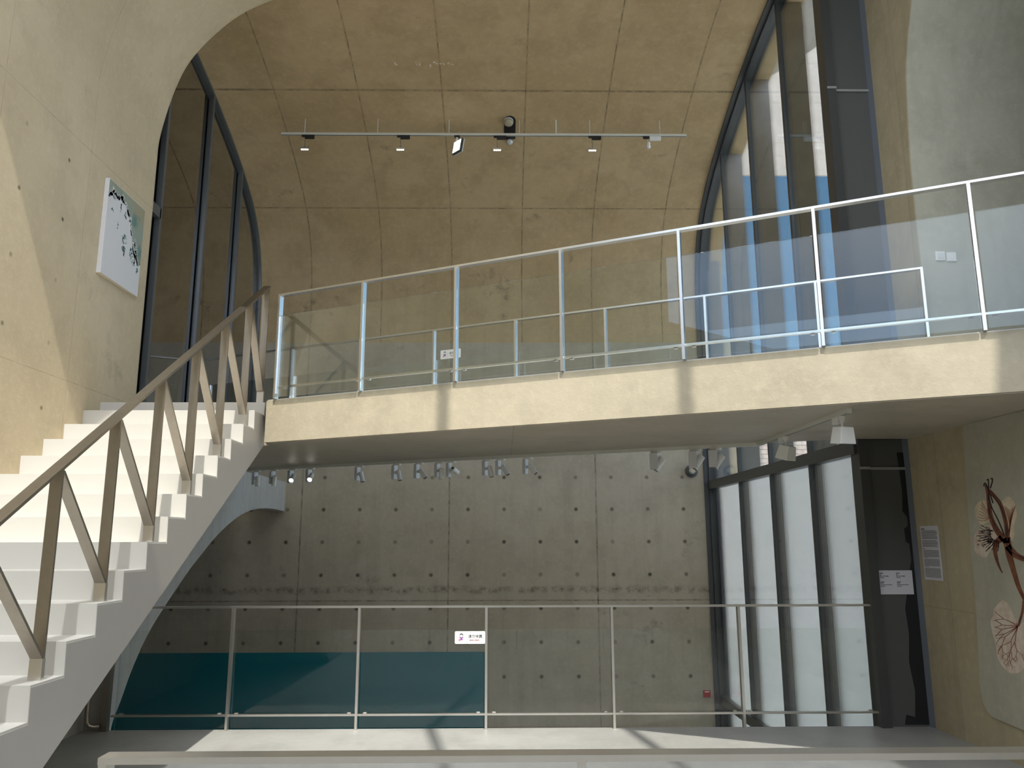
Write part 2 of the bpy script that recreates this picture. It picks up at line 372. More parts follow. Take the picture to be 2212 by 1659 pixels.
struct(MB().box(XL-.4, XR+.3, 7.3, 7.5, -3.6, -.35).go('wall_front_lower', M['dark_conc']))

# ------------------------------------------------------------------ window in the left side (tinted, arched under the vault)
XW = -4.13
LWN = bpy.data.objects.new('window_1', None); LWN.location = (XW, 10.8, 3.0); C.objects.link(LWN); struct(LWN)
in_prof = [(y-.0, z) for y, z in VP if y >= 8.6]
bot = 2.98
def arch_band(pr, d0, d1):
    """band following the vault profile, between inward offsets d0 and d1"""
    res = []
    for d in (d0, d1):
        q = []
        for i, (y, z) in enumerate(pr):
            a = pr[max(i-1, 0)]; b = pr[min(i+1, len(pr)-1)]; ty, tz = b[0]-a[0], b[1]-a[1]; L = math.hypot(ty, tz)
            q.append((y - tz/L*d, z + ty/L*d))
        res.append(q)
    return res[0] + list(reversed(res[1]))
fullL = [(13.0, bot)] + in_prof
MB().prism(arch_band(fullL, .0, .035), YZ, XW-.10, XW+.05).go('outer_frame', M['frame_l'], LWN)
MB().prism(arch_band(fullL, .035, .12), YZ, XW-.10, XW+.0).go('inner_frame', M['frame'], LWN)
for y in (9.0, 10.36, 11.70):
    MB().box(XW-.06, XW+.05, y-.030, y+.030, bot, vault_z(y)-.03).go('mullion', M['frame_l'], LWN)
    MB().box(XW-.10, XW-.015, y-.09, y-.030, bot, vault_z(y)-.03).go('mullion', M['frame'], LWN)
MB().box(XW-.06, XW+.05, 8.6, 9.0, 5.42, 5.55).go('transom', M['frame_l'], LWN)
MB().box(XW-.10, XW+.05, 8.6, 8.72, bot, 8.1).go('side_post', M['frame'], LWN)
MB().box(XW-.06, XW+.10, 8.6, 13.0, bot-.1, bot+.03).go('sill', M['frame_l'], LWN)
gp = [(y, z-.03) for y, z in in_prof]
MB().prism([(13.0, bot)] + gp + [(8.6, bot)], YZ, XW-.03, XW-.015).go('pane', M['dark_glass'], LWN)
struct(MB().box(XW-1.5, XW-1.3, 8.0, 13.6, 2.6, 8.4).go('wall_reflection_backing', M['vault']))  # wall added behind the tinted pane to give the brown of its reflection
struct(MB().box(XW-1.5, XW-.3, 8.0, 8.4, 2.6, 8.4).go('wall_left_outer_return', M['dark_conc']))
struct(MB().box(XW-1.5, XW-.3, 13.0, 13.3, 2.6, 8.4).go('wall_left_outer_end', M['dark_conc']))
struct(MB().box(XW-1.5, XW-.28, 8.0, 13.3, 2.8, 2.97).go('floor_left_outer', M['dark_conc']))

# ------------------------------------------------------------------ window in the right side
XG = 3.40
RWN = bpy.data.objects.new('window_2', None); RWN.location = (XG, 10.2, 0); C.objects.link(RWN); struct(RWN)
fullR = [(13.0, -3.6)] + [(y, z) for y, z in VP if y >= 7.2]
MB().prism(arch_band(fullR, .0, .03), YZ, XG-.10, XG+.12).go('outer_frame', M['frame'], RWN)
MB().prism(arch_band(fullR, .03, .065), YZ, XG-.03, XG+.12).go('inner_frame', M['frame'], RWN)
MUL = [11.36, 10.02, 8.72]
for i, y in enumerate(MUL):
    zt = vault_z(y)-.05
    MB().box(XG-.015, XG+.06, y-.028, y+.028, -3.6, zt).go('mullion', M['frame'], RWN)
    MB().box(XG+.06, XG+.30, y-.030, y+.030, -3.6, zt).go('fin', M['fin'], RWN)
MB().box(XG+.06, XG+.30, 12.86, 12.92, -3.6, 6.3).go('fin', M['fin'], RWN)
MB().box(XG+.06, XG+.30, 7.60, 7.66, -3.6, 8.2).go('fin', M['fin'], RWN)
MB().prism([(12.9, 2.44), (7.5, 2.44), (7.5, 2.57), (12.9, 2.57)], YZ, XG-.05, XG+.05).go('transom', M['frame'], RWN)
ys = [12.9] + MUL + [7.62]
for a, b in zip(ys[:-1], ys[1:]):
    MB().box(XG+.11, XG+.12, b+.03, a-.03, -3.6, 2.46).go('frosted_pane', M['film'], RWN)
glp = [(y, z-.05) for y, z in VP if y >= 7.5]
MB().prism([(13.0, -3.6)] + glp + [(7.5, -3.6)], YZ, XG+.010, XG+.022).go('pane', M['win_glass'], RWN)
MB().box(XG-.03, XG+.06, 7.44, 7.62, -.3, 8.25).go('end_post', M['frame'], RWN)
MB().box(XG-.03, XG+.03, 9.0, 12.9, -.85, -.72).go('sill', M['frame'], RWN)
# dark panel facing the room between window and right wall
dp = MB().box(XG+.06, XR+.02, 7.50, 7.62, 0, 8.3).go('wall_panel', M['panel']); struct(dp)
for z in (2.30, 6.23):
    struct(MB().box(XG+.05, XR, 7.485, 7.50, z-.012, z+.012).go('trim_5', M['trimlight']))
    struct(MB().box(XG-.035, XG+.06, 7.43, 7.44, z-.012, z+.012).go('trim_6', M['trimlight']))
seal = [(3.76, 2.45), (3.83, 2.45), (3.83, .02), (3.60, .02), (3.62, .10), (3.70, .08), (3.72, .30), (3.69, .55), (3.715, .80), (3.70, 1.02), (3.765, 1.30), (3.78, 1.38), (3.80, 1.45), (3.795, 1.60), (3.765, 1.62), (3.76, 1.74), (3.80, 1.76), (3.80, 1.85), (3.76, 1.9), (3.775, 2.1)]
struct(MB().prism(seal, XZ, 7.493, 7.50).go('trim_7', M['sealant']))

# ------------------------------------------------------------------ outside, seen through the right window
arc = [(4.6, 11.35), (15, 11.35), (15, 16.4), (11, 16.2), (9.2, 15.5), (8.2, 14.75), (7.3, 14.2), (6.7, 13.5), (6.2, 12.5), (5.9, 11.9), (4.6, 11.9)]
NB = thing('neighbouring_roof', (10, 20, 11.35), 'pale concrete roof edge high outside the upper right window, above blue sky', 'building')
MB().prism(arc, XZ, 20, 20.08).go('sunlit_wall', M['outer'], NB)
MB().prism([(4.6, 11.7)] + list(reversed(arc[2:-1])) + [(15, 24), (4.6, 24)], XZ, 20.3, 20.5).go('painted_shade_canopy', M['dark_conc'], NB)  # dark concrete colour stands in for the shade on the canopy
MB().prism([(4.6, 11.9), (15, 11.9), (15, 12.1), (4.6, 12.1)], XZ, 20.08, 20.3).go('ledge', M['dark_conc'], NB)
o = MB().box(4.6, 16, 20, 20.6, -2, 4.4).go('facade', M['mesh'])
tag(o, 'pinkish perforated facade outside, seen through the glass strip below the footbridge', 'building')
struct(MB().box(XR+.4, 40, -6, 40, -4.2, -4.0).go('ground', M['bounce_ground']))

# ------------------------------------------------------------------ footbridge
bx = lambda x: 6.61 - .4797*x          # y of the bridge front edge
by = lambda x: 8.96 - .4797*x          # y of its back edge
BR = thing('footbridge', (0, 7.6, 2.57), 'cream concrete footbridge crossing the hall with grey soffit', 'bridge')
plan = [(-2.31, bx(-2.31)), (XR-.004, bx(XR)), (XR-.004, 7.42), (3.30, 7.42), (-3.998, by(-3.998)), (-3.998, 7.91), (-2.31, 7.91)]
MB().prism(plan, XY, 2.58, 2.99).go('deck', M['fascia'], BR)
plan2 = [(-2.30, bx(-2.30)+.012), (XR-.004, bx(XR)+.012), (XR, 7.41), (3.29, 7.41), (-3.997, by(-3.997)-.01), (-3.997, 7.912), (-2.30, 7.912)]
MB().prism(plan2, XY, 2.572, 2.58).go('soffit', M['soffit'], BR)
MB().prism(plan2, XY, 2.99, 3.0).go('walking_surface', M['landing'], BR)

# ------------------------------------------------------------------ staircase
XS = -2.365
ST = thing('staircase', (-3.2, 5.5, 0), 'white concrete staircase climbing along the left wall to the footbridge', 'stairs')
prof = []
k = 0
nos = [(7.90, 3.0)]
while True:
    z = 2.87 - .176*k; y = 7.55 - .301*k
    if z < .03: break
    nos.append((y, z)); k += 1
top = [(7.92, 3.0)]
pts = [(7.905, 3.0), (7.86, 3.0), (7.855, 2.87)]
for i in range(1, len(nos)):
    y, z = nos[i]; pts.append((y, z)); nz = nos[i+1][1] if i+1 < len(nos) else 0.0
    pts.append((y+.008, nz))
stair_poly = pts + [(3.57, 0.0), (4.41, .50), (7.905, 2.59), (7.92, 3.0)][0:3]
MB().prism(stair_poly, YZ, XL+.001, XS-.004).go('flight', M['white'], ST)
MB().prism([(y, z-.012 if z > .02 else z) for y, z in stair_poly], YZ, XS-.004, XS).go('stringer', M['stringer'], ST)
# stair railing: flat posts on short feet, flat handrail, leaning bars
RL = thing('stair_railing', (-2.43, 5.5, 0), 'brushed steel stair railing with zigzag flat bars on the left flight', 'railing')
rz = lambda y: 1.75 + .618*(y-3.92)
xr = -2.43
feet = [(4.39+.602*i, .934+.352*i) for i in range(-2, 6)]
for i, (y, z) in enumerate(feet):
    MB().bar((xr, y, z+.11), (xr, y, rz(y)-.008), (1, 0, 0), .066, .016).go('post', M['steel'], RL)
    MB().bar((xr, y, z), (xr, y, z+.11), (1, 0, 0), .068, .030).go('foot', M['steel_b'], RL)
    if i+1 < len(feet):
        y2, z2 = feet[i+1]
        MB().bar((xr, y+.012, rz(y)-.02), (xr, y2-.010, z2+.115), (1, 0, 0), .064, .016).go('leaning_bar', M['steel'], RL)
y, z = feet[-1]
MB().bar((xr, y+.012, rz(y)-.02), (xr, 7.87, 3.12), (1, 0, 0), .064, .016).go('leaning_bar', M['steel'], RL)
MB().bar((xr, 7.90, 3.0), (xr, 7.90, rz(7.9)-.008), (1, 0, 0), .066, .016).go('post', M['steel'], RL)
MB().bar((xr, 7.90, 3.0), (xr, 7.90, 3.12), (1, 0, 0), .068, .030).go('foot', M['steel_b'], RL)
MB().bar((xr, 3.10, rz(3.10)), (xr, 7.925, rz(7.925)), (1, 0, 0), .072, .018).go('handrail', M['steel'], RL)

# ------------------------------------------------------------------ glass railings
def railing(name, label, P0, u, posts, z0, z1, zb, zg, s0, s1, panes, start_post=True, mat='steel_b', pw=.022, pd=.055, glass_off=-.028):
    """P0 plan origin, u unit direction, posts: distances along u"""
    u = Vector((u[0], u[1], 0)).normalized(); nrm = Vector((u.y, -u.x, 0))   # towards the viewer
    P = lambda s, z, d=0: Vector((P0[0], P0[1], 0)) + u*s + nrm*d + Vector((0, 0, z))
    T = thing(name, P(.5*(s0+s1), z0), label, 'railing')
    MB().bar(P(s0, z1-.009), P(s1, z1-.009), nrm, .055, .018).go('handrail', M[mat], T)
    MB().bar(P(s0, zb), P(s1, zb), nrm, .035, .016).go('bottom_rail', M[mat], T)
    for s in posts: MB().bar(P(s, z0), P(s, z1-.018), nrm, pd, pw).go('post', M[mat], T)
    for a, b in panes:
        MB().bar(P(a, .5*(z0+.012+zg), glass_off), P(b, .5*(z0+.012+zg), glass_off), nrm, .012, zg-z0-.012).go('glass_pane', M['rail_glass'], T)
        for s in (a+.05, b-.05):
            MB().bar(P(s, zb, -.02), P(s, zb, -.045), (0, 0, 1), .03, .03).go('glass_clamp', M[mat], T)
    return T
fp = [i*1.138 for i in range(6)]
fp = [0, 1.14, 2.29, 3.43, 4.59, 5.82]
railing('glass_railing', 'steel and glass railing at the edge of the lower floor, before the teal wall', (-2.43, 7.50), (1, 0), fp, 0, 1.06, .125, .845, -1.02, 5.83,
        [(-1.0, -.03)] + [(a+.02, b-.02) for a, b in zip(fp[:-1], fp[1:])], glass_off=-.03)
d1 = Vector((3.21+2.21, 5.07-7.67)); L1 = d1.length
bp = [i*L1/6 for i in range(7)]
railing('glass_railing', 'steel and glass railing along the near edge of the footbridge', (-2.21, 7.67), d1, bp, 3.0, 4.06, 3.115, 3.83, -.01, 6.62,
        [(a+.02, b-.02) for a, b in zip(bp[:-1], bp[1:])] + [(bp[-1]+.02, 6.62)], glass_off=.03)
d2 = Vector((3.86+2.68, 6.8-9.93)); L2 = d2.length
qp = [i*L2/6.92*1.0 for i in range(7)] + [L2-.06]
railing('glass_railing', 'steel and glass railing along the far edge of the footbridge', (-2.68, 9.93), d2, qp, 3.0, 4.06, 3.115, 3.70, -1.45, L2-.05,
        [(-1.40, -.02)] + [(a+.02, b-.02) for a, b in zip(qp[:-1], qp[1:])], glass_off=-.03)
# near handrail in front of the viewer
NR = thing('foreground_railing', (.2, 2.40, 0), 'flat steel handrail in the foreground at the bottom of the view', 'railing')
MB().box(-1.115, 3.82, 2.365, 2.43, 1.042, 1.06).go('handrail', M['steel_b'], NR)
for x in (-1.105, .225, 1.56, 2.9):
    MB().box(x-.0105, x+.0105, 2.37, 2.425, 0, 1.042).go('post', M['steel_b'], NR)
# bent tube at the left end of the far railing
UT = thing('wall_rail_end', (-3.6, 7.42, 0), 'steel wall post and bent tube between left wall and glass railing', 'railing')
MB().box(-3.53, -3.47, 7.46, 7.52, 0, .98).go('post', M['steel'], UT)
MB().tube([(-3.62, 7.40, 1.0), (-3.62, 7.40, .14), (-3.615, 7.40, .09), (-3.59, 7.40, .06), (-3.56, 7.42, .05), (-3.52, 7.44, .05)], .018).go('bent_tube', M['steel'], UT, smooth=True)

# ------------------------------------------------------------------ notice plates on the glass
def text_mesh(name, body, size, mat, parent, mtx, extrude=.0006, align='CENTER'):
    cu = bpy.data.curves.new(name, 'FONT'); cu.body = body; cu.size = size; cu.extrude = extrude; cu.align_x = align; cu.align_y = 'CENTER'
    o = bpy.data.objects.new(name, cu); C.objects.link(o)
    dg = bpy.context.evaluated_depsgraph_get(); me = bpy.data.meshes.new_from_object(o.evaluated_get(dg)); bpy.data.objects.remove(o)
    me.transform(mtx); me.materials.clear(); me.materials.append(mat)
    r = bpy.data.objects.new(name, me); C.objects.link(r)
    off = parent_origin(parent); me.transform(Matrix.Translation(-off)); r.parent = parent
    return r
def notice(P, u, w, h, label):
    """plate centred at P, facing the viewer along -normal of u"""
    u = Vector((u[0], u[1], 0)).normalized(); nrm = Vector((u.y, -u.x, 0)); up = Vector((0, 0, 1)); P = Vector(P)
    T = thing('notice_plate', P, label, 'sign', 'do-not-lean notices')
    Q = lambda a, b, d=0: P + u*a*w + up*b*h + nrm*d
    pl = []
    r = .10*h/w; ry = .10
    for cx, cy, a0 in ((.5-r, .5-ry, 0), (-.5+r, .5-ry, 90), (-.5+r, -.5+ry, 180), (.5-r, -.5+ry, 270)):
        for k in range(5):
            a = math.radians(a0+22.5*k); pl.append((cx+r*math.cos(a), cy+ry*math.sin(a)))
    MB().prism(pl, lambda a, b, t: Q(a, b, t), 0, .006).go('plate', M['sign'], T)
    def disc(cx, cy, rx, ry_, mat, nm, t=.0072, a0=0, a1=360, nseg=20):
        pp = [(cx+rx*math.cos(math.radians(a0+(a1-a0)*k/nseg)), cy+ry_*math.sin(math.radians(a0+(a1-a0)*k/nseg))) for k in range(nseg if a1-a0 == 360 else nseg+1)]
        MB().prism(pp, lambda a, b, d: Q(a, b, d), .006, t).go(nm, M[mat], T)
    disc(-.285, .16, .062, .17, 'ink', 'printed_hair', .0068, 0, 180)
    disc(-.285, .13, .045, .11, 'sign', 'printed_face', .0072)
    disc(-.335, .03, .012, .05, 'ink', 'printed_hair', .0074); disc(-.235, .03, .012, .05, 'ink', 'printed_hair', .0074)
    MB().prism([(-.315, .04), (-.255, .04), (-.235, -.20), (-.335, -.20)], lambda a, b, d: Q(a, b, d), .006, .0076).go('printed_dress', M['purple'], T)
    MB().prism([(-.42, -.02), (-.42, -.05), (-.32, -.01), (-.32, .03)], lambda a, b, d: Q(a, b, d), .006, .007).go('printed_arm', M['skin'], T)
    MB().prism([(-.19, .0), (-.19, -.03), (-.25, -.01), (-.25, .03)], lambda a, b, d: Q(a, b, d), .006, .007).go('printed_arm', M['skin'], T)
    disc(-.345, -.19, .032, .09, 'pink', 'printed_bag', .0078)
    MB().prism([(-.145, .34), (-.141, .34), (-.141, -.36), (-.145, -.36)], lambda a, b, d: Q(a, b, d), .006, .007).go('printed_line', M['greyink'], T)
    mt = Matrix.Translation(Q(.17, .07, .0066)) @ Matrix((u, up, nrm)).transposed().to_4x4()
    text_mesh('printed_words', '请勿倚靠', h*.30, M['ink'], T, mt)
    x = .0
    for i, (a, b, mm) in enumerate(((-.01, .04, 'ink'), (.045, .13, 'redink'), (.14, .155, 'ink'), (.17, .22, 'ink'), (.225, .31, 'redink'))):
        MB().prism([(a, -.18), (b, -.18), (b, -.235), (a, -.235)], lambda p, q, d: Q(p, q, d), .006, .007).go('printed_line', M[mm], T)
    return T
notice((-.285, 7.50-.052, .785), (1, 0), .272, .108, 'white do-not-lean notice on the lower railing glass before the teal band')
un2 = Vector((d2[0], d2[1], 0)).normalized()
notice((-.585, 8.875, 3.735), un2, .262, .105, 'white do-not-lean notice on the far footbridge railing, partly behind a front post')

# ------------------------------------------------------------------ printed labels
def lines_block(T, Q, rows, mat_default='greyink'):
    for (a, b, c, d, mm) in rows:
        MB().prism([(a, c), (b, c), (b, d), (a, d)], lambda p, q, t: Q(p, q, t), .003, .0036).go('printed_line', M[mm], T)
LB = thing('caption_label', (3.62, 7.49, 1.25), 'white two-column caption label on the dark panel beside the window', 'label')
QL = lambda a, b, t: (3.465 + a*.325, 7.493-t, 1.36 - b*.215)
MB().prism([(0, 0), (1, 0), (1, 1), (0, 1)], QL, 0, .003).go('sheet', M['paper'], LB)
rows = []
for x0 in (.07, .54):
    for (x, y, w_, mm) in ((0, .105, .10, 'ink'), (0, .165, .04, 'ink'), (0, .225, .055, 'ink'), (.075, .225, .045, 'ink'), (.14, .225, .11, 'ink'), (0, .29, .12, 'greyink'),
                      (0, .47, .12, 'ink'), (0, .53, .09, 'greyink'), (0, .59, .33, 'greyink'), (0, .65, .13, 'greyink')):
        rows.append((x0+x, x0+x+w_, y, y+.03, mm))
lines_block(LB, QL, rows)
IP = thing('text_panel', (XR, 7.2, 1.5), 'narrow grey information sheet of dense text on the right wall', 'label')
QI = lambda a, b, t: (XR-t, 7.36 - a*.30, 1.76 - b*.475)
MB().prism([(0, 0), (1, 0), (1, 1), (0, 1)], QI, 0, .003).go('sheet', M['paper'], IP)
rows = [(.06, .26, .050, .066, 'ink'), (.06, .16, .42, .432, 'ink')]
b = .085
for k_ in range(17):
    if k_ != 9: rows.append((.06, .93 if k_ % 5 else .86, b, b+.010, 'greyink'))
    b += .0185
b = .45
for k_ in range(32):
    if k_ in (10, 20): b += .018
    rows.append((.06, .93 if k_ not in (9, 19) else .3, b, b+.008, 'greyink')); b += .0148
lines_block(IP, QI, rows)
for i, (xx, zz) in enumerate(((4.032, 4.198), (4.134, 4.190))):
    yw = 6.90
    s = thing('switch_plate', (xx, yw, zz), ('white wall switch with a wide rocker on the grey wall above the footbridge', 'white blank switch plate right of the rocker switch above the footbridge')[i], 'switch')
    MB().box(xx-.043, xx+.043, yw-.014, yw, zz-.043, zz+.043).go('plate', M['sign'], s, bevel=.003)
    if i == 0: MB().box(xx-.030, xx+.030, yw-.018, yw-.014, zz-.026, zz+.026).go('rocker', M['lampwhite'], s, bevel=.002)

# ------------------------------------------------------------------ painting on the left wall
PT = thing('painting', (XL, 7.95, 4.24), 'square canvas on the left wall showing white trees against a green sky', 'painting')
PY0, PY1, PZ0, PZ1, PX = 7.52, 8.33, 4.24, 5.24, XL+.045
MB().box(XL+.001, PX, PY0, PY1, PZ0+.004, PZ1).go('canvas', M['canvas'], PT)
MB().box(XL+.001, PX, PY0, PY1, PZ0, PZ0+.004).go('lower_edge', M['canvas_l'], PT)
QP = lambda a, b, t: (PX + t, PY0 + a*(PY1-PY0), PZ0 + b*(PZ1-PZ0))
MB().prism([(0.005, .005), (.995, .005), (.995, .995), (.005, .995)], QP, 0, .0008).go('painted_ground', M['whitepaint'], PT)
sky = [(.005, .995), (.995, .995), (.995, .36), (.93, .33), (.86, .36), (.82, .40), (.74, .45), (.70, .56), (.66, .66), (.60, .76), (.52, .80), (.46, .87), (.38, .89), (.30, .885), (.24, .86), (.17, .885), (.10, .87), (.05, .84), (.005, .80)]
MB().prism(sky, QP, .0008, .0012).go('painted_sky', M['wash'], PT)
rnd = random.Random(3)
leaf = MB()
def blob(mb, a, b, r, t0, t1, asp=1.0, n_=7):
    off = rnd.random()*6
    mb.prism([(a + r*(1+.45*rnd.random())*math.cos(off+2*math.pi*k_/n_), b + asp*r*(1+.45*rnd.random())*math.sin(off+2*math.pi*k_/n_)) for k_ in range(n_)], QP, t0, t1)
edge = sky[3:]
for (a0, b0), (a1, b1) in zip(edge[:-1], edge[1:]):
    for q in range(9):
        t = rnd.random(); blob(leaf, a0+(a1-a0)*t+rnd.uniform(-.02, .03), b0+(b1-b0)*t+rnd.uniform(-.01, .028), rnd.uniform(.008, .018), .0012, .0016)
for cx, cy, rr, nn in ((.80, .50, .05, 36), (.84, .42, .05, 30), (.78, .56, .03, 14), (.13, .87, .06, 20), (.36, .88, .05, 20)):
    for q in range(nn):
        a = rnd.random()*6.28; rad = rr*math.sqrt(rnd.random())*1.3; blob(leaf, min(.97, cx+rad*math.cos(a)), cy+rad*math.sin(a), rnd.uniform(.005, .013), .0012, .0016)
leaf.go('painted_foliage', M['whitepaint'], PT)
dk = MB()
for cx, cy, rx, ry_, nn in ((.50, .50, .07, .05, 26), (.50, .40, .06, .03, 20), (.52, .36, .02, .03, 8), (.72, .42, .05, .08, 30), (.80, .33, .05, .04, 18), (.12, .70, .05, .02, 7), (.30, .60, .01, .04, 5), (.34, .80, .012, .06, 8), (.48, .76, .03, .04, 7), (.92, .28, .03, .03, 6)):
    for q in range(nn):
        a = rnd.random()*6.28; rad = math.sqrt(rnd.random()); blob(dk, min(.97, cx+rx*rad*math.cos(a)), cy+ry_*rad*math.sin(a), rnd.uniform(.004, .010), .0016, .0020, 1.4, 5)
dk.go('painted_shadows', M['leafgreen'], PT)

# ------------------------------------------------------------------ orchid print on the right wall
def ray(px, py): return _R*((px-1106)/FPX) + _U*((829.5-py)/FPX) + _F
def on_x(px, py, X):      # point of the photograph on the wall plane x = X
    r = ray(px, py); t = X/r.x; return (t*r.y, EYE.z + t*r.z)
XF = XR - .012
FL = thing('flower_mural', (XF, 6.3, .6), 'large orchid print with cream petals and red veins on the right wall', 'mural')
fy = lambda cx, cy: on_x(2050 + cx*.2893, 1000 + cy*.2893, XF)      # crop pixels of the close view
QF = lambda y_, z_, t: (XF - t, y_, z_)
def poly(nm, pts_, mat, lay):
    pts_ = smooth_prof(list(pts_) + [pts_[0]], 4)[:-1]
    MB().prism([fy(a, b) for a, b in pts_], QF, 0.0, .0008*lay).go(nm, M[mat], FL)
def strand(mb, pts_, w0, w1, lay):
    pp = smooth_prof(pts_, 5) if len(pts_) > 2 else pts_; n_ = len(pp); Lf = []; Rt = []
    for i_, (a, b_) in enumerate(pp):
        p = pp[max(i_-1, 0)]; q = pp[min(i_+1, n_-1)]; dx, dy = q[0]-p[0], q[1]-p[1]; L = math.hypot(dx, dy) or 1
        w_ = .5*(w0 + (w1-w0)*i_/(n_-1)); Lf.append((a - dy/L*w_, b_ + dx/L*w_)); Rt.append((a + dy/L*w_, b_ - dx/L*w_))
    mb.prism([fy(a, b_) for a, b_ in Lf + Rt[::-1]], QF, 0, .0008*lay)
poly('petal', [(285, 280), (235, 285), (200, 320), (193, 370), (210, 420), (240, 460), (280, 450), (315, 430), (320, 380), (310, 310)], 'petal', 1)
poly('petal', [(330, 455), (270, 470), (215, 500), (190, 550), (188, 610), (195, 660), (240, 698), (280, 703), (300, 670), (340, 620), (370, 560), (380, 500)], 'petal2', 2)
poly('petal', [(395, 290), (440, 250), (480, 280), (503, 340), (505, 400), (485, 470), (490, 540), (460, 590), (440, 560), (420, 440), (400, 340)], 'petal', 1)
poly('petal', [(400, 1022), (370, 1050), (335, 1095), (330, 1140), (310, 1190), (325, 1270), (350, 1350), (360, 1440), (400, 1520), (450, 1565), (510, 1570), (560, 1530), (600, 1400), (620, 1250), (560, 1190), (520, 1215), (480, 1130), (440, 1050)], 'petal2', 1)
sb = MB()
strand(sb, [(275, 165), (290, 230), (300, 320), (320, 420), (370, 520), (430, 590)], 14, 46, 4)
strand(sb, [(300, 205), (350, 260), (390, 320), (420, 420), (435, 510), (440, 600)], 22, 34, 4)
strand(sb, [(430, 560), (445, 640), (455, 700), (480, 790), (520, 920), (560, 1010), (590, 1080)], 60, 14, 4)
strand(sb, [(400, 560), (360, 590), (345, 640), (355, 710), (375, 770), (400, 822)], 50, 4, 4)
strand(sb, [(440, 620), (490, 680), (540, 710), (600, 730), (640, 745)], 50, 26, 4)
strand(sb, [(560, 1030), (550, 1110), (530, 1180), (518, 1220)], 18, 14, 4)
sb.go('stem', M['stem'], FL)
sv = MB()
for pt in ([(262, 175), (265, 155), (275, 155), (300, 210), (330, 300)], [(285, 130), (295, 125), (298, 210), (296, 280)], [(312, 122), (322, 114), (326, 135), (310, 190)],
           [(298, 240), (320, 330), (370, 430), (415, 540)], [(320, 240), (385, 320), (430, 450), (438, 580)], [(430, 600), (470, 660), (560, 715), (640, 738)], [(300, 300), (310, 380), (350, 470)]):
    strand(sv, pt, 5, 7, 5)
sv.go('dark_streak', M['vein'], FL)
v1 = MB()
for k_ in range(7):
    strand(v1, [(312, 400-4*k_), (270, 400-16*k_+30), (215+5*k_, 430-24*k_)], 4, 2, 3)
for k_ in range(9):
    strand(v1, [(450, 560-6*k_), (452+3*k_, 450-8*k_), (412+11*k_, 340-8*abs(4-k_)+10)], 4, 2, 3)
v1.go('petal_vein', M['vein2'], FL)
v2 = MB(); rr = random.Random(5)
for k_ in range(60):
    a = rr.uniform(2.35, 4.3); d_ = rr.uniform(45, 175); cx, cy = 375+d_*math.cos(a), 530-d_*math.sin(a)*.85
    if 196 < cx < 345 and 480 < cy < 680 and not (cy > 640 and cx > 300) and not (cx < 215 and cy < 520):
        L = rr.uniform(14, 30); strand(v2, [(cx, cy), (cx-L*math.cos(a-.2)*-.9, cy-L*math.sin(a)*.6)], 6, 3, 4)
for k_ in range(14):
    a = math.radians(150 + k_*9); strand(v2, [(372+60*math.cos(a), 530-50*math.sin(a)), (372+105*math.cos(a+.05), 530-92*math.sin(a+.05)), (372+150*math.cos(a), 530-130*math.sin(a))], 7, 3, 4)
v2.go('petal_marking', M['vein'], FL)
v3 = MB(); rr = random.Random(9)
def inside(px_, py_, pg):
    c_ = False; j = len(pg)-1
    for i_ in range(len(pg)):
        (xi, yi), (xj, yj) = pg[i_], pg[j]
        if (yi > py_) != (yj > py_) and px_ < (xj-xi)*(py_-yi)/(yj-yi)+xi: c_ = not c_
        j = i_
    return c_
big = [(400, 1040), (345, 1100), (325, 1190), (340, 1290), (370, 1430), (410, 1505), (460, 1550), (540, 1535), (600, 1400), (600, 1250), (520, 1225), (480, 1150), (440, 1070)]
def branch(x, y_, ang, L, w_, depth):
    p = [(x, y_)]
    for s_ in range(4):
        ang += rr.uniform(-.16, .16); x += math.cos(ang)*L/4; y_ += math.sin(ang)*L/4
        if not inside(x, y_, big): break
        p.append((x, y_))
    if len(p) > 1: strand(v3, p, w_, w_*.7, 3)
    if depth and len(p) == 5:
        for da in (-.5, .45): branch(x, y_, ang+da, L*rr.uniform(.55, .8), w_*.7, depth-1)
for a in (105, 122, 140, 158, 176, 195, 215, 238):
    branch(515, 1222, math.radians(a), 120, 5.0, 4)
v3.go('petal_vein', M['vein2'], FL)

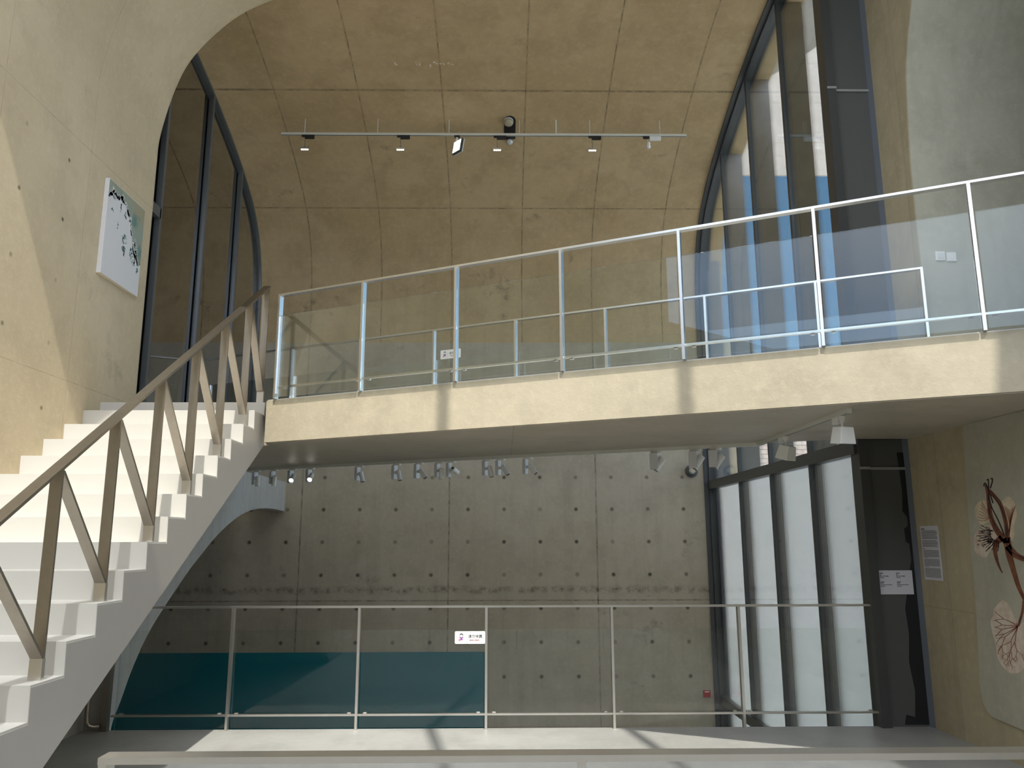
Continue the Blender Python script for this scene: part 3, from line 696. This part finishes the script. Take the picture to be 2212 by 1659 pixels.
# ------------------------------------------------------------------ lamps under the footbridge
ZT = 2.572
ty = lambda x: 8.90 - .4797*x
tu = Vector((1, -.4797, 0)).normalized(); tn = Vector((-tu.y, tu.x, 0))   # along the track, and away from the viewer
TR = thing('lighting_track', (0, ty(0), ZT), 'pale lighting track along the far underside of the footbridge', 'lighting track')
MB().bar((-3.95, ty(-3.95), ZT-.017), (2.52, ty(2.52), ZT-.017), tn, .036, .034).go('rail', M['trackgrey'], TR)
MB().box(2.485, 2.521, 5.62, ty(2.5), ZT-.034, ZT).go('side_rail', M['trackgrey'], TR)
for yq in (2.495, 2.511): MB().box(yq-.002, yq+.002, 5.64, 7.6, ZT-.0355, ZT-.034).go('slot', M['black'], TR)
def spot_proto(tilt, yaw, lit):
    """cylinder spot: clip under the track, driver box hanging, can on a short arm; local x = along track"""
    t = bpy.data.objects.new('cylinder_spotlight', None); C.objects.link(t); t.empty_display_size = .05
    MB().box(-.045, .045, -.016, .016, -.018, .0).go('track_clip', M['lampwhite'], t)
    MB().tube([(.050, 0, -.002), (.062, 0, -.010), (.056, 0, -.024)], .004, 8).go('lever', M['lampwhite'], t, smooth=True)
    MB().box(-.056, -.020, -.035, .045, -.182, -.020).go('driver_box', M['lampgrey'], t, bevel=.003)
    arm0 = Vector((.0, 0, -.10)); ax = Vector((math.sin(yaw)*math.sin(tilt), math.cos(yaw)*math.sin(tilt), -math.cos(tilt)))
    base = Vector((.030, -.020, -.088))
    MB().bar((-.022, 0, -.105), (.012, -.006, -.108), (0, 0, 1), .030, .014).go('arm', M['lampgrey'], t)
    a0 = base - ax*.008; a1 = base + ax*.118
    can = MB().tube([a0, a0+ax*.004, a1-ax*.010, a1-ax*.008, a1], [.022, .027, .0275, .0315, .0315], 24); can.go('lamp_can', M['lampwhite'], t, smooth=False)
    MB().tube([a0-ax*.001, a0-ax*.003], [.017, .015], 20).go('rear_cap', M['lens'], t)
    MB().tube([a1, a1+ax*.002], [.026, .024], 20).go('lens', M['lit'] if lit else M['lens'], t)
    return t
rot = math.atan2(tu.y, tu.x)
kinds = [(-3.19, 0, 'white cylinder spotlight pointing straight down, first from the staircase'), (-2.93, 1, 'white cylinder spotlight leaning towards the stairs, second from the staircase'),
         (-2.66, 2, 'glowing cylinder spotlight, third from the staircase'), (-2.40, 2, 'glowing cylinder spotlight, fourth from the staircase'),
         (-1.73, 3, 'white cylinder spotlight standing alone right of the two glowing ones'), (-1.25, 3, 'white cylinder spotlight, sixth from the staircase under the footbridge'),
         (-.97, 4, 'steeply leaning cylinder spotlight, seventh from the staircase'), (-.72, 0, 'upright cylinder spotlight, eighth from the staircase'),
         (-.58, 5, 'spotlight with its can hidden behind the driver box, ninth from the staircase'), (-.16, 3, 'cylinder spotlight, left one of the middle pair under the footbridge'),
         (-.01, 4, 'leaning cylinder spotlight, right one of the middle pair under the footbridge'), (.29, 4, 'last leaning cylinder spotlight before the long bare stretch of track')]
spec_ = {0: (0.03, 0, False), 1: (.25, -math.pi/2-rot, False), 2: (.75, math.radians(205)-math.pi/2, True), 3: (.28, math.pi/2, False), 4: (.62, math.pi/2, False), 5: (1.25, math.radians(0), False)}
protos = {}
for x, kd, lab in kinds:
    if kd not in protos:
        if kd == 2:   # aimed towards the viewer, so the lit lens shows
            protos[kd] = o = spot_proto(.95, math.radians(155), True)
        else: protos[kd] = o = spot_proto(*spec_[kd])
    else: o = copy_tree(protos[kd])
    o.location = (x, ty(x), ZT-.034); o.rotation_euler = (0, 0, rot)
    tag(o, lab, 'spotlight', 'cylinder spotlights under the footbridge')
def flood_proto():
    t = bpy.data.objects.new('plate_spotlight', None); C.objects.link(t)
    MB().box(-.055, .055, -.016, .016, -.020, .0).go('track_clip', M['lampwhite'], t)
    MB().tube([(.060, 0, -.002), (.075, 0, -.012), (.066, 0, -.028)], .005, 8).go('lever', M['lampwhite'], t, smooth=True)
    MB().box(-.060, .022, -.055, -.012, -.190, -.024).go('driver_box', M['lampgrey'], t, bevel=.003)
    c0 = Vector((.030, .02, -.11)); ax = Vector((-.55, -.25, -.80)).normalized()
    MB().tube([c0-ax*.05, c0+ax*.085, c0+ax*.088, c0+ax*.1], [.038, .042, .050, .050], 24).go('lamp_can', M['lampwhite'], t)
    MB().tube([c0+ax*.1, c0+ax*.102], [.044, .042], 20).go('lens', M['lens'], t)
    return t
fpz = None
for x, lab in ((1.59, 'white driver-box spotlight on the track, farthest left of the three by the window'), (1.95, 'white driver-box spotlight in front of the round wall lamp'), (2.13, 'white driver-box spotlight in front of the right window frame')):
    if fpz is None: fpz = o = flood_proto()
    else: o = copy_tree(fpz)
    o.location = (x, ty(x), ZT-.034); o.rotation_euler = (0, 0, rot)
    tag(o, lab, 'spotlight', 'driver-box spotlights near the window')
def cube_lamp(loc, yaw, tilt, label):
    t = thing('box_floodlight', loc, label, 'spotlight', 'box floodlights on the side track')
    L = Vector(loc); b = lambda *a: MB().box(*[v + (L.x if i_ < 2 else L.y if i_ < 4 else L.z) for i_, v in enumerate(a)])
    b(-.022, .022, -.02, .09, -.050, 0).go('driver_box', M['lampwhite'], t, bevel=.004)
    b(-.018, .018, -.055, -.02, -.030, 0).go('track_clip', M['lampwhite'], t, bevel=.003)
    MB().tube([L+Vector((0, -.040, -.028)), L+Vector((0, -.040, -.050))], .017, 16).go('swivel', M['lampwhite'], t)
    MB().tube([L+Vector((0, -.040, -.050)), L+Vector((0, -.040, -.085))], .011, 16).go('neck', M['lampwhite'], t)
    R_ = Matrix.Translation(L+Vector((0, -.040, -.145))) @ Matrix.Rotation(yaw, 4, 'Z') @ Matrix.Rotation(tilt, 4, 'X')
    a, bb, h = .052, .066, .062
    vs = [R_ @ Vector(v) for v in ((-a, -.05, h), (a, -.05, h), (a, .05, h), (-a, .05, h), (-bb, -.062, -h), (bb, -.062, -h), (bb, .062, -h), (-bb, .062, -h))]
    MB().add(vs, [(0, 1, 2, 3), (7, 6, 5, 4), (0, 4, 5, 1), (1, 5, 6, 2), (2, 6, 7, 3), (3, 7, 4, 0)]).go('lamp_body', M['lampwhite'], t, bevel=.004)
    vs = [R_ @ Vector(v) for v in ((-.055, -.052, -h-.001), (.055, -.052, -h-.001), (.055, .052, -h-.001), (-.055, .052, -h-.001))]
    MB().add(vs, [(3, 2, 1, 0)]).go('lens', M['lens'], t, fixn=False)
cube_lamp((2.503, 5.80, ZT-.034), .25, .12, 'white box floodlight at the near end of the side track')
cube_lamp((2.503, 6.98, ZT-.034), .6, .30, 'smaller-looking white box floodlight halfway along the side track before the window')

# ------------------------------------------------------------------ lamps on the upper track
YT, ZU = 10.8, 7.49
UTK = thing('suspended_track', (0, YT, ZU), 'long pale lighting track hung below the vault', 'lighting track')
MB().box(-3.24, 2.73, YT-.018, YT+.018, ZU, ZU+.034).go('rail', M['trackgrey'], UTK)
MB().box(-3.24, 2.73, YT-.006, YT+.006, ZU-.002, ZU).go('slot', M['black'], UTK)
for x in (-2.90, -1.83, -.78, .26, .80, 1.30, 2.34):
    w_ = .011 if abs(x-.80) < .01 else .006
    MB().tube([(x, YT, ZU+.034), (x, YT, vault_z(YT)+.01)], w_, 8).go('hanger', M['trackgrey'], UTK)
def bar_lamp():
    t = bpy.data.objects.new('grille_spotlight', None); C.objects.link(t)
    MB().box(-.015, .125, -.018, .018, -.055, .0).go('adaptor', M['black'], t, bevel=.003)
    MB().box(-.060, -.015, -.014, .014, -.026, .0).go('clip', M['black'], t)
    MB().tube([(-.008, -.005, -.045), (-.008, -.005, -.185)], .0035, 8).go('stem', M['frame_l'], t)
    MB().tube([(-.008, -.005, -.185), (-.008, -.005, -.198)], [.006, .018], 12).go('joint', M['black'], t)
    hs = MB(); hs.prism([(-.068, 0), (.068, 0), (.062, -.028), (-.062, -.028)], lambda u, v, d: (u-.008, d, -.198+v), -.022, .018)
    hs.go('housing', M['steel_b'], t)
    for i_ in range(4):
        x = -.050 + i_*.028
        MB().tube([(x, -.004, -.226), (x, -.004, -.234), (x, -.004, -.240)], [.0125, .0125, .006], 12).go('lens', M['lit2'], t)
    return t
pr = None
for x, lab in ((-2.90, 'hanging four-lens bar lamp at the left end of the suspended track'), (-1.50, 'hanging four-lens bar lamp left of the square floodlight'),
               (-.08, 'hanging four-lens bar lamp beside the round detectors'), (1.32, 'hanging four-lens bar lamp, rightmost on the suspended track')):
    if pr is None: pr = o = bar_lamp()
    else: o = copy_tree(pr)
    o.location = (x+.02, YT, ZU); tag(o, lab, 'spotlight', 'four-lens bar lamps on the suspended track')
FLD = thing('square_floodlight', (-.64, YT, ZU), 'tilted square floodlight with two glowing panes on the suspended track', 'spotlight')
L = Vector((-.655, YT, ZU))
MB().box(-.70, -.62, YT-.018, YT+.018, ZU-.030, ZU).go('adaptor', M['black'], FLD)
MB().box(-.675, -.645, YT-.01, YT+.01, ZU-.075, ZU-.030).go('bracket', M['lampgrey'], FLD)
Rm = Matrix.Translation((-.66, YT-.02, ZU-.175)) @ Matrix.Rotation(math.radians(-48), 4, 'Z') @ Matrix.Rotation(math.radians(-10), 4, 'X')
def rbox(R_, x0, x1, y0, y1, z0, z1):
    m_ = MB().box(x0, x1, y0, y1, z0, z1); m_.v = [tuple(R_ @ Vector(v)) for v in m_.v]; return m_
rbox(Rm, -.095, .095, -.0, .035, -.105, .105).go('housing', M['frame'], FLD)
rbox(Rm, -.10, .10, .035, .05, -.11, .11).go('rear_shell', M['lampgrey'], FLD)
rbox(Rm, -.080, .080, -.003, .0, .006, .092).go('lens', M['lit2'], FLD); rbox(Rm, -.080, .080, -.003, .0, -.092, -.006).go('lens', M['lit2'], FLD)
WS = thing('white_spotlight', (2.16, YT, ZU), 'small white spotlight with a white driver box at the right end of the suspended track', 'spotlight')
MB().box(2.18, 2.35, YT-.02, YT+.02, ZU-.062, ZU-.002).go('driver_box', M['lampwhite'], WS, bevel=.006)
MB().box(2.09, 2.18, YT-.015, YT+.015, ZU-.035, ZU).go('clip', M['black'], WS)
MB().tube([(2.165, YT, ZU-.035), (2.155, YT, ZU-.075), (2.165, YT, ZU-.095)], .007, 8).go('arm', M['lampwhite'], WS, smooth=True)
MB().tube([(2.165, YT, ZU-.085), (2.165, YT, ZU-.105), (2.163, YT, ZU-.130), (2.16, YT, ZU-.16), (2.158, YT, ZU-.18), (2.157, YT, ZU-.19)], [.014, .026, .024, .034, .030, .014], 20).go('lamp_head', M['lampwhite'], WS, smooth=True)
# recessed niche with two detectors on the vault
ND = thing('detector_plate', (.09, 10.9, 7.7), 'black rounded plate with cream detectors set in the vault behind the track', 'detector')
ya, yb = 10.81, 11.2
def on_vault(x, s, d=0):      # s: arc position as y, d: out of the surface
    z = vault_z(s); dz = (vault_z(s-.02)-vault_z(s+.02))/.04; nrm = Vector((0, -dz, -1)).normalized()
    return Vector((x, s, z)) + nrm*d
cx = .12; w_ = .085
sl = [(cx+w_*math.cos(math.radians(a)), ya+.0+ -w_*1.0*math.sin(math.radians(a))) for a in range(0, 181, 15)] + [(cx-w_, ya+.1), (cx-w_, ya+.2), (cx-w_, ya+.33), (cx+w_, ya+.33), (cx+w_, ya+.2), (cx+w_, ya+.1)]
nn = len(sl); mb = MB(); mb.add([on_vault(x, s_, -.01) for x, s_ in sl] + [on_vault(x, s_, .008) for x, s_ in sl], [tuple(range(nn)), tuple(range(2*nn-1, nn-1, -1))] + [(i_, (i_+1) % nn, nn+(i_+1) % nn, nn+i_) for i_ in range(nn)])
mb.go('back_plate', M['black'], ND)
def dome(x, s_, r_, h_, nm, mats):
    p0 = on_vault(x, s_, .006); nr = (on_vault(x, s_, .1)-on_vault(x, s_, 0)).normalized()
    MB().tube([p0, p0+nr*h_*.4], [r_, r_], 24).go(nm+'_base', M[mats[0]], ND)
    MB().tube([p0+nr*h_*.4, p0+nr*h_*.5], [r_*.97, r_*.97], 24).go(nm+'_ring', M[mats[1]], ND)
    MB().tube([p0+nr*h_*.5, p0+nr*h_*.8, p0+nr*h_*.97, p0+nr*h_], [r_, r_*.9, r_*.6, r_*.2], 24).go(nm+'_dome', M[mats[2]], ND, smooth=True)
dome(cx-.02, ya-.0, .072, .07, 'detector', ('lampgrey', 'blue_seal', 'detector'))
dome(cx, ya+.345, .050, .08, 'lower_detector', ('frame', 'frame', 'lampgrey'))

# ------------------------------------------------------------------ small things on the back wall
AL = thing('alarm_button', (3.17, YB, -.80), 'small red alarm button low on the back wall beside the window', 'alarm')
MB().box(3.13, 3.24, YB-.03, YB, -.76, -.66).go('box', M['red'], AL, bevel=.004)
MB().box(3.15, 3.22, YB-.033, YB-.03, -.685, -.672).go('label_strip', M['sign'], AL)
WL = thing('wall_lamp', (3.10, YB, 2.72), 'round dark wall lamp on the back wall behind the spotlights', 'lamp')
MB().tube([(3.10, YB, 2.74), (3.10, YB-.05, 2.74), (3.10, YB-.09, 2.74)], [.10, .10, .06], 24).go('shade', M['frame_l'], WL)
MB().tube([(3.10, YB-.09, 2.74), (3.10, YB-.10, 2.74)], [.05, .03], 20).go('lens', M['detector'], WL)
MK = MB(); rr = random.Random(2)
for x0, s0, ww, hh in ((-1.50, 9.83, .07, .05), (-1.48, 9.80, .03, .04), (-1.18, 9.82, .03, .03), (-1.14, 9.81, .02, .04), (-1.0, 9.83, .03, .06), (-.96, 9.80, .04, .02), (-.90, 9.82, .02, .03), (-.86, 9.82, .05, .02), (-.79, 9.82, .03, .015), (-.74, 9.82, .03, .03), (-.70, 9.82, .03, .02)):
    for q in range(3):
        a = (x0+rr.random()*ww, s0+rr.uniform(-.5, .5)*hh); b_ = (a[0]+rr.uniform(-.4, .6)*ww, a[1]+rr.uniform(-.8, .8)*hh)
        MK.bar(on_vault(*a, .001), on_vault(*b_, .001), (0, 0, 1), .005, .004)
o = MK.go('chalk_scribble', M['sign']); tag(o, 'row of small white chalk marks on the vault above the suspended track', 'marks')
